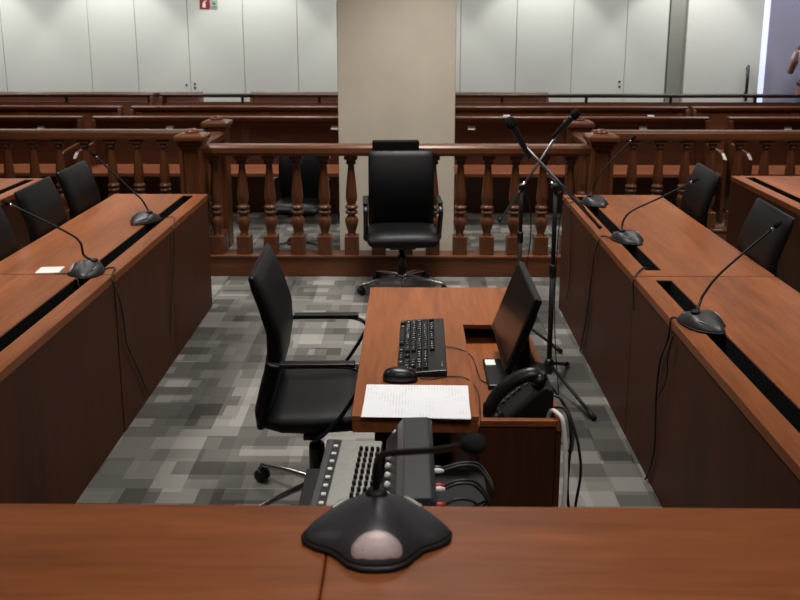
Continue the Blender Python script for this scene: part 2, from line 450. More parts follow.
# ------------------------------------------------------------------ balustrade
BP = [(0.0, 0.0), (0.045, 0.0)]
def baluster_mesh(top):
    mb = MB()
    mb.box(-0.05, 0.05, -0.05, 0.05, 0.156, 0.29, 0.004)
    zs = lambda z: z if z < 0.6 else 0.6 + (z - 0.6) * (top - 0.6) / (0.869 - 0.6)
    mb.lathe([(r_ * 1.2, z_) for r_, z_ in [(0.03, 0.288), (0.026, 0.296), (0.022, 0.305), (0.027, 0.33), (0.036, 0.365), (0.041, 0.395), (0.036, 0.42), (0.022, 0.437),
              (0.022, 0.444), (0.034, 0.45), (0.038, 0.46), (0.034, 0.47), (0.025, 0.474), (0.025, 0.48), (0.036, 0.487), (0.04, 0.496), (0.034, 0.507), (0.026, 0.512),
              (0.028, 0.53), (0.035, 0.56), (0.034, 0.59), (0.03, zs(0.65)), (0.025, zs(0.71)), (0.02, zs(0.77)), (0.0185, zs(0.795)), (0.021, zs(0.803)), (0.03, zs(0.81)), (0.031, zs(0.818)), (0.026, zs(0.824)), (0.03, zs(0.835)), (0.037, zs(0.845))]], n=18)
    mb.box(-0.046, 0.046, -0.046, 0.046, zs(0.843), top + 0.004, 0.003)
    return mb
def newel(parent, x, y, h=1.03):
    r = bpy.data.objects.new('post', None); COL.objects.link(r); r.parent = parent; r.location = (x, y, 0)
    w = 0.08
    box('shaft', M['rail_z'], -w, w, -w, w, 0, h - 0.06, r, 0.005)
    f = MB()
    for a in (-1, 1):                                   # raised frame around a sunk field
        f.box(min(a * 0.054, a * 0.078), max(a * 0.054, a * 0.078), -w - 0.012, -w, 0.05, h - 0.08, 0.003)
    f.box(-0.054, 0.054, -w - 0.012, -w, h - 0.105, h - 0.08, 0.003); f.box(-0.054, 0.054, -w - 0.012, -w, 0.05, 0.12, 0.003)
    f.build('frame', M['rail_z'], r)
    c = MB()
    c.box(-0.09, 0.09, -0.10, 0.09, h - 0.075, h - 0.055, 0.005)
    c.box(-0.106, 0.106, -0.114, 0.106, h - 0.055, h - 0.012, 0.012)
    c.rings([[(a * s_, b * s_, z) for a, b in ((-1, -1), (1, -1), (1, 1), (-1, 1))] for s_, z in ((0.095, h - 0.014), (0.065, h - 0.004), (0.05, h - 0.003))], True, False)
    c.lathe([(0.052, h - 0.006), (0.05, h + 0.006), (0.04, h + 0.018), (0.022, h + 0.026), (0.006, h + 0.028)], n=18)
    c.build('post_cap', M['rail_x'], r)
    return r
RAIL = [(-0.06, -0.035), (-0.066, -0.015), (-0.066, 0.02), (-0.05, 0.038), (0.05, 0.038), (0.066, 0.02), (0.066, -0.015), (0.06, -0.035), (0.035, -0.04), (-0.035, -0.04)]
def handrail(parent, a, c, z, along):
    pr = [(p[0], p[1] + z) for p in RAIL]
    mb = MB()
    if along == 'X': mb.prism(pr, a, c, 'X', 0.003)
    else: mb.prism(pr, a, c, 'Y', 0.003)
    return mb
YB = 5.92; XN0 = -1.525; XN1 = 1.335; YS = 6.72
db = thing('balustrade', 'turned wooden balustrade across the room behind the central office chair', 'railing', (0, YB, 0), 0, 'wooden balustrades')
handrail(db, XN0 + 0.08, XN1 - 0.08, 0.908, 'X').build('handrail', M['rail_x'], db)
mb = MB(); mb.box(XN0 + 0.08, XN1 - 0.08, -0.07, 0.07, 0, 0.135, 0.004); mb.box(XN0 + 0.08, XN1 - 0.08, -0.078, 0.078, 0.135, 0.157, 0.006)
mb.build('base_beam', M['rail_x'], db)
bal = baluster_mesh(0.869).build('baluster', M['rail_z'], db)
b0 = at(217.5, 230, YB).x; b1 = at(568, 230, YB).x
bal.location = (b0, 0, 0)
for i in range(1, 14):
    q = bal.copy(); COL.objects.link(q); q.location = (b0 + (b1 - b0) * i / 13, 0, 0)
newel(db, XN0, 0); newel(db, XN1, 0)
for xn in (XN0, XN1):
    mb = MB(); mb.prism([(p[0] + xn, p[1] + 0.908) for p in RAIL], 0.09, YS - YB - 0.09, 'Y', 0.003)
    mb.build('return_rail', M['rail_y'], db)
    box('return_beam', M['rail_y'], xn - 0.07, xn + 0.07, 0.09, YS - YB - 0.09, 0, 0.156, db, 0.004)
    for k in range(2):
        q = bal.copy(); COL.objects.link(q); q.location = (xn, 0.27 + 0.24 * k, 0)
def side_bal(x0, x1, label, first):
    xc = (x0 + x1) / 2
    t = thing('balustrade', label, 'railing', (xc, YS, 0), 0, 'wooden balustrades')
    newel(t, first - xc, 0)
    lo, hi = (x0, first - 0.09) if first > xc else (first + 0.09, x1)
    handrail(t, lo - xc, hi - xc, 0.908, 'X').build('handrail', M['rail_x'], t)
    mb = MB(); mb.box(lo - xc, hi - xc, -0.07, 0.07, 0, 0.135, 0.004); mb.box(lo - xc, hi - xc, -0.078, 0.078, 0.135, 0.157, 0.006)
    mb.build('base_beam', M['rail_x'], t)
    sp = 0.2095; n = int((hi - lo) / sp)
    for i in range(n):
        q = bal.copy(); COL.objects.link(q); q.parent = t
        q.location = ((hi - 0.14 - i * sp if first > xc else lo + 0.14 + i * sp) - xc, 0, 0)
    return t
side_bal(-5.2, -1.53, 'turned wooden balustrade on the left behind the left desks', -1.53)
side_bal(1.335, 5.2, 'turned wooden balustrade on the right behind the right desks', 1.335)

# ------------------------------------------------------------------ bench desks on both sides
def desk_unit(name, label, loc, mirror, W=0.585, Ln=1.72, group='long desks', boards=2):
    """front (towards the aisle) at local x=0, back at x=W (mirrored for the left side); runs along local y."""
    t = thing(name, label, 'desk', loc, 0, group)
    s = -1 if mirror else 1
    HT = 0.735; TK = 0.035; a, c = 0.078, 0.144
    def bx(mb, x0, x1, *r, **k): return mb.box(min(s * x0, s * x1), max(s * x0, s * x1), *r, **k)
    g = 0.0015
    mb = MB()
    bx(mb, c, W, g, Ln - g, HT - TK, HT, bev=0.003)
    bx(mb, 0, a, g, Ln - g, HT - TK, HT, bev=0.003)
    bx(mb, a - 0.002, c + 0.002, g, 0.085, HT - TK, HT - 0.0004)
    bx(mb, a - 0.002, c + 0.002, Ln - 0.055, Ln - g, HT - TK, HT - 0.0004)
    mb.build('desktop', M['top_y'], t)
    tr = MB()
    bx(tr, a - 0.01, c + 0.01, 0.07, Ln - 0.05, HT - 0.13, HT - 0.12)
    bx(tr, a, a + 0.003, 0.085, Ln - 0.055, HT - 0.13, HT - 0.003); bx(tr, c - 0.003, c, 0.085, Ln - 0.055, HT - 0.13, HT - 0.003)
    bx(tr, a, c, 0.085, 0.088, HT - 0.13, HT - 0.003); bx(tr, a, c, Ln - 0.058, Ln - 0.055, HT - 0.13, HT - 0.003)
    q = tr.build('cable_trough', M['hole'], t); q['label'] = 'dark open cable slot'
    for k in range(boards):
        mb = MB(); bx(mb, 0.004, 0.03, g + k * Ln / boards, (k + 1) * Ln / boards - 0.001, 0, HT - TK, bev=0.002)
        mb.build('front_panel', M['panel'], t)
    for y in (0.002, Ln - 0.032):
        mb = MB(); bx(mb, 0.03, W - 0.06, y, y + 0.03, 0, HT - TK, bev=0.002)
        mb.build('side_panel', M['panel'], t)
    return t
YF = 5.205
desk_unit('bench_desk', 'left front long desk unit nearest the balustrade, carrying the white card', (-1.262, YF - 1.72, 0), True)
desk_unit('bench_desk', 'left front long desk unit nearest the camera, cut by the left frame edge', (-1.264, YF - 3.445, 0), True, boards=1)
desk_unit('bench_desk', 'right front long desk unit nearest the balustrade with two microphones', (0.952, YF - 1.72, 0), False, 0.605)
desk_unit('bench_desk', 'right front long desk unit nearest the camera with one microphone', (0.952, YF - 3.445, 0), False, 0.605, boards=1)
desk_unit('bench_desk', 'far left second row desk behind the black chairs', (-2.48, 5.73 - 1.72, 0), True)
desk_unit('bench_desk', 'far right second row desk behind the black chairs', (2.243, 5.88 - 1.72, 0), False)
desk_unit('bench_desk', 'second row desk at far right frame edge nearer the camera', (2.243, 5.88 - 3.445, 0), False)

# ------------------------------------------------------------------ judge's bench in the foreground
jb = thing('judge_bench', 'wide wooden bench across the whole foreground', 'desk', (0, 0.9, 0))
for x0, x1 in ((-1.75, -0.119), (-0.1175, 1.75)):
    MB().box(x0, x1, -0.42, 0.316, 1.012, 1.05, 0.004).build('bench_top', M['top_x'], jb)
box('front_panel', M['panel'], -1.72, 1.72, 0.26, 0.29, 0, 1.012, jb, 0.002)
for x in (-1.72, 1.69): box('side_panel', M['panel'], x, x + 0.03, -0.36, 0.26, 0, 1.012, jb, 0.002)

# ------------------------------------------------------------------ clerk's table
ct = thing('clerk_table', 'wooden computer table with sunken monitor well in the middle', 'table', (0.13, 2.67, 0))
X = lambda x: x - 0.13
Yy = lambda y: y - 2.67
TT = 0.76
mb = MB()
mb.prism([(X(-0.155), Yy(2.115)), (X(0.188), Yy(2.115)), (X(0.188), Yy(2.82)), (X(0.41), Yy(2.82)), (X(0.41), Yy(3.24)), (X(-0.155), Yy(3.24))], TT - 0.016, TT, 'Z', 0.002)
mb.build('table_top', M['top_y'], ct)
mb = MB()
mb.box(X(0.392), X(0.41), Yy(2.098), Yy(2.819), 0.725, TT - 0.002, 0.002)
mb.box(X(0.19), X(0.392), Yy(2.098), Yy(2.118), 0.738, TT - 0.004, 0.002)
mb.build('well_rim', M['top_y'], ct)
box('well_floor', M['top_y'], X(0.165), X(0.392), Yy(2.118), Yy(3.0), 0.675, 0.692, ct)
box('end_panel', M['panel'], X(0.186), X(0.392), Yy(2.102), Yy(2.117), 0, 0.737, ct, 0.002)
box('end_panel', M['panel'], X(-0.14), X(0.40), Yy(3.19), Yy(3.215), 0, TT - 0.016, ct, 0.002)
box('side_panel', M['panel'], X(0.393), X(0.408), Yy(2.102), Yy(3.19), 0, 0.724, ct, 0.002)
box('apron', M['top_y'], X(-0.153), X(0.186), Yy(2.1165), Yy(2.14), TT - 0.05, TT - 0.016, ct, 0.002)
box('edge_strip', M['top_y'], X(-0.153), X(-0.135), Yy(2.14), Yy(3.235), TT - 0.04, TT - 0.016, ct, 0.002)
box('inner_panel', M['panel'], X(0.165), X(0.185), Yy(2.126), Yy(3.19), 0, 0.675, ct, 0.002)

# keyboard ----------------------------------------------------------
def text_mesh(body, size):
    cu = bpy.data.curves.new('legend_text', 'FONT'); cu.body = body; cu.size = size
    cu.align_x = 'CENTER'; cu.align_y = 'CENTER'
    ob = bpy.data.objects.new('legend_text', cu); COL.objects.link(ob)
    dg = bpy.context.evaluated_depsgraph_get(); dg.update()
    me = bpy.data.meshes.new_from_object(ob.evaluated_get(dg))
    out = ([tuple(v.co) for v in me.vertices], [tuple(p.vertices) for p in me.polygons])
    bpy.data.objects.remove(ob); bpy.data.curves.remove(cu); bpy.data.meshes.remove(me)
    return out
kb = thing('keyboard', 'black full size keyboard lying on the middle table', 'keyboard', (0.046, 2.597, TT), -PI / 2 + math.radians(-0.8))
# local x runs along the keyboard to the typist's right, local y away from the typist
mb = MB()
mb.prism([(-0.080, 0.0), (0.070, 0.0), (0.070, 0.0225), (0.045, 0.021), (-0.072, 0.010), (-0.080, 0.006)], -0.227, 0.227, 'X', 0.003)
mb.build('case', M['plastic'], kb)
U = 0.0189
rows = [
    (2.62, [('Esc', 0, 1)] + [('F%d' % (i + 1), 2 + i + 0.5 * (i // 4), 1) for i in range(12)]),
    (1.5, [(c, i, 1) for i, c in enumerate("`1234567890-=")] + [('<', 13, 2), ('Ins', 15.25, 1), ('Hm', 16.25, 1), ('Pu', 17.25, 1), ('Nm', 18.5, 1), ('/', 19.5, 1), ('*', 20.5, 1), ('-', 21.5, 1)]),
    (0.5, [('Tab', 0, 1.5)] + [(c, 1.5 + i, 1) for i, c in enumerate("QWERTYUIOP[]")] + [('\\', 13.5, 1.5), ('Del', 15.25, 1), ('End', 16.25, 1), ('Pd', 17.25, 1), ('7', 18.5, 1), ('8', 19.5, 1), ('9', 20.5, 1), ('+', 21.5, 1)]),
    (-0.5, [('Caps', 0, 1.75)] + [(c, 1.75 + i, 1) for i, c in enumerate("ASDFGHJKL;'")] + [('Ent', 12.75, 2.25), ('4', 18.5, 1), ('5', 19.5, 1), ('6', 20.5, 1)]),
    (-1.5, [('Shf', 0, 2.25)] + [(c, 2.25 + i, 1) for i, c in enumerate("ZXCVBNM,./")] + [('Shf', 12.25, 2.75), ('^', 16.25, 1), ('1', 18.5, 1), ('2', 19.5, 1), ('3', 20.5, 1), ('E', 21.5, 1)]),
    (-2.5, [('Ctl', 0, 1.5), ('Alt', 2.5, 1.5), ('', 4, 6), ('Alt', 10, 1.5), ('Ctl', 13.5, 1.5), ('<', 15.25, 1), ('v', 16.25, 1), ('>', 17.25, 1), ('0', 18.5, 2), ('.', 20.5, 1)]),
]
for r, ks in rows:
    for (c, u, w) in ks:
        kx = (u + w / 2 - 11.25) * U; ky = r * U - 0.022
        kz = 0.0105 + (ky + 0.072) * 0.092
        mb = MB()
        hw, hd = w * U / 2 - 0.0013, U / 2 - 0.0013
        mb.rings([[(-hw, -hd, 0), (hw, -hd, 0), (hw, hd, 0), (-hw, hd, 0)], [(-hw, -hd, 0.003), (hw, -hd, 0.003), (hw, hd, 0.003), (-hw, hd, 0.003)],
                  [(-hw + 0.002, -hd + 0.0015, 0.0075), (hw - 0.002, -hd + 0.0015, 0.0075), (hw - 0.002, hd - 0.002, 0.0075), (-hw + 0.002, hd - 0.002, 0.0075)]], True, False)
        if c:
            vs, fs = text_mesh(c, 0.0105 if len(c) == 1 else 0.0075)
            mb.mi = 1
            vv = [mb.bm.verts.new((x, y, 0.0078)) for x, y, z in vs]
            for f in fs:
                try: nf = mb.bm.faces.new([vv[i] for i in f]); nf.material_index = 1
                except ValueError: pass
        mb.build('key', [M['plastic_matte'], M['legend']], kb, (kx, ky, kz), (math.atan(0.092), 0, 0))
lm = MB()
for i in range(3): lm.box(0.165 + i * 0.012, 0.170 + i * 0.012, 0.055, 0.057, 0.0205, 0.0228)
lm.build('status_light', M['legend'], kb)
# mouse --------------------------------------------------------------
ms = thing('mouse', 'glossy black computer mouse beside the keyboard and printed sheets', 'mouse', (-0.026, 2.349, TT), -PI / 2)
rings = []
for s_, z in ((1, 0.0), (1.03, 0.008), (0.99, 0.018), (0.85, 0.028), (0.6, 0.035), (0.25, 0.0385)):
    rings.append([(0.029 * s_ * math.copysign(abs(math.cos(a)) ** 0.85, math.cos(a)), 0.051 * s_ * math.copysign(abs(math.sin(a)) ** 0.85, math.sin(a)) - (1 - s_) * 0.012, z) for a in [2 * PI * k / 28 for k in range(28)]])
MB().rings(rings).build('body', M['plastic'], ms)
MB().lathe([(0.004, -0.004), (0.009, -0.003), (0.009, 0.003), (0.004, 0.004)], (0, 0.03, 0.029), 16, axis=(1, 0, 0)).build('scroll_wheel', M['grey'], ms)
# printed sheets ------------------------------------------------------
pp = MB()
for k in range(3):
    a = 0.012 * (k - 2)
    pp.box(-0.146, 0.146, -0.104, 0.104, 0.0006 * k, 0.0006 * k + 0.0005, mat=Matrix.Rotation(a, 4, 'Z'))
tag(pp.build('document', M['paper'], None, (0.021, 2.205, TT + 0.0005), (0, 0, math.radians(-0.8))), 'printed white sheets at the near end of the middle table', 'paper')

# monitor --------------------------------------------------------------
mon = thing('monitor', 'thin black flat monitor seen edge on, standing in the table well', 'monitor', (0.33, 2.555, 0.692))
# panel: bottom edge at world x=.28 z=.78, top edge at world x=.366 z=1.01
tilt = math.atan2(0.366 - 0.28, 1.011 - 0.78)
R = Matrix.Translation((0.28 - 0.33, 0, 0.78 - 0.692)) @ Matrix.Rotation(tilt, 4, 'Y')
hgt = math.hypot(0.086, 0.231)
mb = MB(); mb.box(0.0, 0.022, -0.203, 0.203, 0, hgt, 0.004, mat=R); mb.box(0.02, 0.045, -0.14, 0.14, 0.05, hgt - 0.06, 0.012, mat=R)
mb.build('casing', M['plastic'], mon)
MB().box(-0.0012, 0.0006, -0.192, 0.192, 0.022, hgt - 0.012, mat=R).build('screen', M['screen'], mon)
mb = MB(); mb.tube([(0.035, 0, 0.01), (0.03, 0, 0.07), (0.02, 0, 0.17)], (lambda t: (0.014, 0.03)), 10)
mb.build('neck', M['plastic'], mon)
mb = MB(); mb.box(-0.088, 0.055, -0.125, 0.09, 0, 0.016, 0.005); mb.build('base', M['plastic'], mon)
q = box('sticker', M['card'], -0.082, -0.05, 0.03, 0.075, 0.0161, 0.0168, mon); q['label'] = 'small white sticker'

# telephone -----------------------------------------------------------
ph = thing('telephone', 'black desk telephone with handset in the near end of the table well', 'telephone', (0.303, 2.235, 0.692))
MB().prism([(-0.058, 0.0), (0.088, 0.0), (0.088, 0.128), (0.064, 0.138), (-0.058, 0.026)], -0.092, 0.10, 'Y', 0.005).build('body', M['plastic_matte'], ph)
sl = math.atan2(0.112, 0.122)
R = Matrix.Translation((-0.058, 0, 0.026)) @ Matrix.Rotation(-sl, 4, 'Y')
for i in range(4):
    for j in range(3):
        MB().box(0.025 + i * 0.019, 0.038 + i * 0.019, 0.005 + j * 0.022, 0.022 + j * 0.022, -0.001, 0.005, 0.001, mat=R).build('button', M['grey'], ph)
MB().box(0.108, 0.152, 0.0, 0.075, -0.001, 0.003, 0.001, mat=R).build('display', M['screen'], ph)
hs = MB()
hs.tube([R @ Vector(p) for p in ((-0.012, -0.055, 0.01), (0.0, -0.055, 0.036), (0.045, -0.055, 0.056), (0.105, -0.055, 0.058), (0.158, -0.055, 0.040), (0.172, -0.055, 0.012))],
        (lambda t: (0.011 + 0.007 * (abs(t - 0.5) * 2) ** 2, 0.02)), 14)
for q in (0.002, 0.160):
    hs.lathe([(0.024, 0), (0.026, 0.012), (0.02, 0.026)], R @ Vector((q, -0.055, 0.003)), 16, axis=R.to_3x3() @ Vector((0, 0, 1)))
hs.build('handset', M['plastic'], ph)
cc = []
for i in range(150):
    t = i / 149; a = t * 2 * PI * 15
    bx_, by_, bz_ = -0.078 - 0.004 * math.sin(PI * t), -0.075 + 0.12 * t, 0.012 + 0.004 + 0.01 * t
    cc.append((bx_ + 0.010 * math.cos(a), by_, bz_ + 0.010 * math.sin(a)))
MB().tube(cc, 0.0022, 5, 1).build('coiled_cord', M['cable'], ph)

# ------------------------------------------------------------------ office chairs
def make_chair(label, head=False):
    t = thing('office_chair', label, 'chair', (0, 0, 0), 0, 'black office chairs')     # faces local -y
    sp = [(-0.265, 0.405), (-0.25, 0.428), (-0.2, 0.442), (-0.1, 0.438), (0.0, 0.432), (0.10, 0.432), (0.175, 0.445)]
    MB().slab(sp, [0.40, 0.455, 0.475, 0.48, 0.48, 0.47, 0.45], [0.03, 0.08, 0.096, 0.1, 0.1, 0.095, 0.07]).build('seat', M['leather'], t)
    bp = [(0.176, 0.415), (0.171, 0.47), (0.155, 0.53), (0.136, 0.60), (0.122, 0.68), (0.124, 0.76), (0.150, 0.85), (0.176, 0.92), (0.188, 0.957), (0.191, 0.965)]
    MB().slab(bp, [0.43, 0.45, 0.452, 0.45, 0.445, 0.445, 0.445, 0.445, 0.444, 0.44], [0.04, 0.06, 0.062, 0.062, 0.06, 0.056, 0.052, 0.046, 0.034, 0.016], e=7).build('backrest', M['leather'], t)
    if head:
        MB().box(-0.195, 0.125, 0.19, 0.235, 0.86, 1.035, 0.012).build('headrest', M['leather'], t)
    for s in (-1, 1):
        x = s * 0.243
        ab = MB()
        ab.tube([(s * 0.20, 0.135, 0.66), (s * 0.222, 0.13, 0.66), (s * 0.238, 0.105, 0.66), (x, 0.07, 0.66), (x, -0.06, 0.66), (x, -0.14, 0.655), (x, -0.182, 0.63), (x, -0.175, 0.59), (x, -0.10, 0.47), (x, -0.03, 0.40), (s * 0.20, 0.0, 0.385)],
                (lambda q: (0.0155, 0.0068)), 10, 5, flat=(1, 0, 0))
        arm = ab.build('armrest', M['steel_dark'], t)
        MB().box(x - 0.019, x + 0.019, -0.155, 0.10, 0.664, 0.674, 0.004).build('arm_pad', M['plastic'], arm)
    MB().box(-0.21, 0.21, -0.03, 0.03, 0.37, 0.39, 0.004).box(-0.09, 0.09, -0.11, 0.12, 0.345, 0.402, 0.012).build('tilt_mechanism', M['plastic'], t)
    MB().lathe([(0.03, 0.09), (0.03, 0.24), (0.027, 0.25), (0.016, 0.25), (0.016, 0.35)], n=16).build('column', M['plastic'], t)
    MB().lathe([(0.032, 0.07), (0.042, 0.08), (0.042, 0.11), (0.03, 0.125)], n=18).build('hub', M['chrome'], t)
    for k in range(5):
        a = -PI / 2 + k * 2 * PI / 5
        dx, dy = math.cos(a), math.sin(a)
        lg = MB(); lg.tube([(dx * 0.03, dy * 0.03, 0.10), (dx * 0.17, dy * 0.17, 0.088), (dx * 0.29, dy * 0.29, 0.066)], (lambda q: (0.013 - 0.004 * q, 0.016 - 0.004 * q)), 8, 4)
        leg = lg.build('leg', M['chrome'], t)
        cx_, cy_ = dx * 0.29, dy * 0.29
        cs = MB()
        for o_ in (-1, 1):
            cs.lathe([(0.012, -0.009), (0.025, -0.008), (0.026, 0.0), (0.025, 0.008), (0.012, 0.009)], (cx_ - dy * 0.013 * o_, cy_ + dx * 0.013 * o_, 0.027), 16, axis=(-dy, dx, 0))
        cs.box(-0.011, 0.011, -0.011, 0.011, 0.03, 0.062, 0.003, mat=Matrix.Translation((cx_, cy_, 0)) @ Matrix.Rotation(a, 4, 'Z'))
        cs.build('caster', M['plastic_matte'], leg)
    return t
center = make_chair('black office chair with headrest in front of the central balustrade', True)
for k_ in kids(center):
    if k_.name.split('.')[0] in ('seat', 'backrest', 'headrest', 'armrest', 'tilt_mechanism'): k_.location.z = -0.035
center.location = (-0.05, 5.545, 0); center.rotation_euler.z = math.radians(3)
ch0 = make_chair('black office chair pulled up to the left side of the middle table')
ch0.location = (-0.345, 2.925, 0); ch0.rotation_euler.z = PI / 2 + math.radians(2)
def put(loc, rz, label, sc_=1.0):
    c = copy_tree(ch0); c.location = loc; c.rotation_euler.z = rz; c['label'] = label
    c.scale = (sc_, sc_, sc_)
    return c
put((-1.785, 4.88, 0), PI / 2 + 0.03, 'black chair behind left front desk nearest the balustrade')
mid_ = put((-1.775, 4.34, 0), PI / 2 + 0.03, 'black chair behind left front desk, middle of the three there')
for k_ in kids(mid_):
    if k_.name.startswith('leg'): k_.rotation_euler.z = PI / 5
put((-1.765, 3.70, 0), PI / 2, 'black chair cut by the left frame edge behind the left front desk')
put((1.525, 4.84, 0), -PI / 2 - 0.06, 'black chair behind right front desk nearest the balustrade')
put((1.475, 3.81, 0), -PI / 2 - 0.05, 'black chair behind right front desk nearest the right frame edge')
lowc = put((-0.86, 6.50, 0), math.radians(-8), 'low black chair standing behind the balusters left of the pillar', 0.87)

# ------------------------------------------------------------------ conference microphones
def mic_unit(label, loc, rz, neck, head_r=0.0085, head_l=0.035, sc_=1.0, ring=True):
    """front of the base towards local -y; neck = list of world points from the base to the tip."""
    t = thing('conference_microphone', label, 'microphone', loc, rz, 'conference microphones')
    half = [(0.0, -0.082), (0.022, -0.080), (0.042, -0.070), (0.056, -0.052), (0.070, -0.038), (0.092, -0.028), (0.108, -0.014), (0.112, 0.004),
            (0.106, 0.020), (0.088, 0.042), (0.070, 0.058), (0.05, 0.068), (0.026, 0.074), (0.0, 0.076)]
    out = half + [(-x, y) for x, y in half[-2:0:-1]]
    cx_, cy_ = 0.0, 0.012
    def ring_(s_, z, dip=0.0):
        r = []
        for x, y in out:
            zz = z - dip * (abs(x) / 0.112) ** 1.5
            r.append((cx_ + (x - cx_) * s_ * sc_, cy_ + (y - cy_) * s_ * sc_, max(zz, 0.0) * sc_))
        return r
    MB().rings([ring_(0.97, 0.0), ring_(1.0, 0.003), ring_(1.0, 0.006), ring_(0.97, 0.009)]).build('base_edge', M['plastic_matte'], t)
    body = MB().rings([ring_(0.96, 0.0085), ring_(0.94, 0.014, 0.001), ring_(0.86, 0.028, 0.007), ring_(0.74, 0.041, 0.014), ring_(0.6, 0.049, 0.016), ring_(0.42, 0.0545, 0.014), ring_(0.22, 0.057, 0.005), ring_(0.06, 0.0575)]).build('body', M['unit'], t)
    bv = BVHTree.FromPolygons([v.co for v in body.data.vertices], [p.vertices for p in body.data.polygons])
    def top(x, y):
        h = bv.ray_cast(Vector((x * sc_, y * sc_, 1)), Vector((0, 0, -1)))
        return h[0].z if h[0] else 0.01
    gr = []                                               # speaker grille: pale ellipse laid on the sloping front
    for s_, dz in ((1, -0.003), (1, 0.001), (0.8, 0.0016), (0.5, 0.0018), (0.2, 0.0018)):
        gr.append([(0.036 * s_ * math.cos(a) * sc_, (-0.0615 + 0.0125 * s_ * math.sin(a)) * sc_, top(0.036 * s_ * math.cos(a), -0.0615 + 0.0125 * s_ * math.sin(a)) + dz) for a in [2 * PI * k / 32 for k in range(32)]])
    MB().rings(gr).build('speaker_grille', M['grille'], t)
    for s in (-1, 1):
        bt = []
        for k in range(5):
            f = k / 4
            x_, y_ = s * (0.042 + 0.026 * f), 0.052 - 0.016 * f
            bt.append(Vector((x_ * sc_, y_ * sc_, top(x_, y_) + 0.0005)))
        MB().tube(bt, (0.0035 * sc_), 8, 3).build('button', M['silver'], t)
    MB().lathe([(0.017, 0.0), (0.016, 0.006), (0.011, 0.010)], (0, 0.035 * sc_, (top(0, 0.035)) - 0.003), 16).build('socket', M['plastic_matte'], t)
    P = [(0, 0.035 * sc_, 0.05 * sc_)] + [local(t, p) for p in neck]
    P = [Vector(p) for p in P]
    MB().tube(P, (lambda q: 0.0056 - 0.0014 * q), 10, 7).build('gooseneck', M['plastic_matte'], t)
    d_ = (P[-1] - P[-2]).normalized()
    MB().lathe([(0.004, -0.005), (0.0062, -0.004), (0.0062, 0.008), (0.004, 0.009)], P[-1], 12, axis=d_).build('collar', M['chrome'] if ring else M['plastic_matte'], t)
    MB().lathe([(0.004, 0.0), (head_r, 0.004), (head_r * 1.05, head_l * 0.5), (head_r, head_l * 0.85), (head_r * 0.5, head_l)], P[-1] + d_ * 0.008, 14, axis=d_).build('windscreen', M['foam'], t)
    return t
HD = 0.735
mic_unit('large blurred conference microphone in the foreground on the wide bench', (-0.047, 1.125, 1.05), math.radians(2),
         [at(377, 480, 1.16), at(378, 463, 1.145), at(388, 454, 1.10), at(435, 450, 1.0), at(466, 445, 0.92)], 0.0115, 0.032, ring=False)
lm1 = on_z(82, 273, HD); YM = lm1.y
mic_unit('microphone at the desk seam on the left desk beside the white card', (-1.39, YM - 0.01, HD), -PI / 2 + 0.25,
         [at(83, 256, YM), at(79, 243, YM), at(64.5, 232.5, YM), at(10, 206, YM)], sc_=0.97)
lm2 = on_z(146, 222, HD)
mic_unit('microphone on the left desk nearest the balustrade', (-1.43, lm2.y, HD), -PI / 2 - 0.35,
         [at(146, 208, lm2.y), at(141, 200, lm2.y), at(130, 190, lm2.y), at(96, 158, lm2.y)], sc_=0.97)
mic_unit('microphone on the right desk nearest the camera', (1.045, 2.89, HD), PI / 2 + 0.35,
         [at(699, 303, 2.92), at(704, 292, 2.94), at(722, 270, 2.95), at(771, 228, 2.97)], sc_=0.97)
mic_unit('microphone on the right desk, middle one of the three there', (1.075, 4.08, HD), PI / 2 + 0.35,
         [at(622, 225, 4.1), at(625, 217, 4.1), at(634, 209, 4.1), at(662, 196, 4.1), at(690, 182, 4.1)], sc_=0.97)
mic_unit('microphone on the right desk nearest the balustrade', (1.095, 4.93, HD), PI / 2 + 0.3,
         [at(592, 190, 4.95), at(597, 178, 4.95), at(611, 161, 4.95), at(630, 141, 4.95)], sc_=0.97)

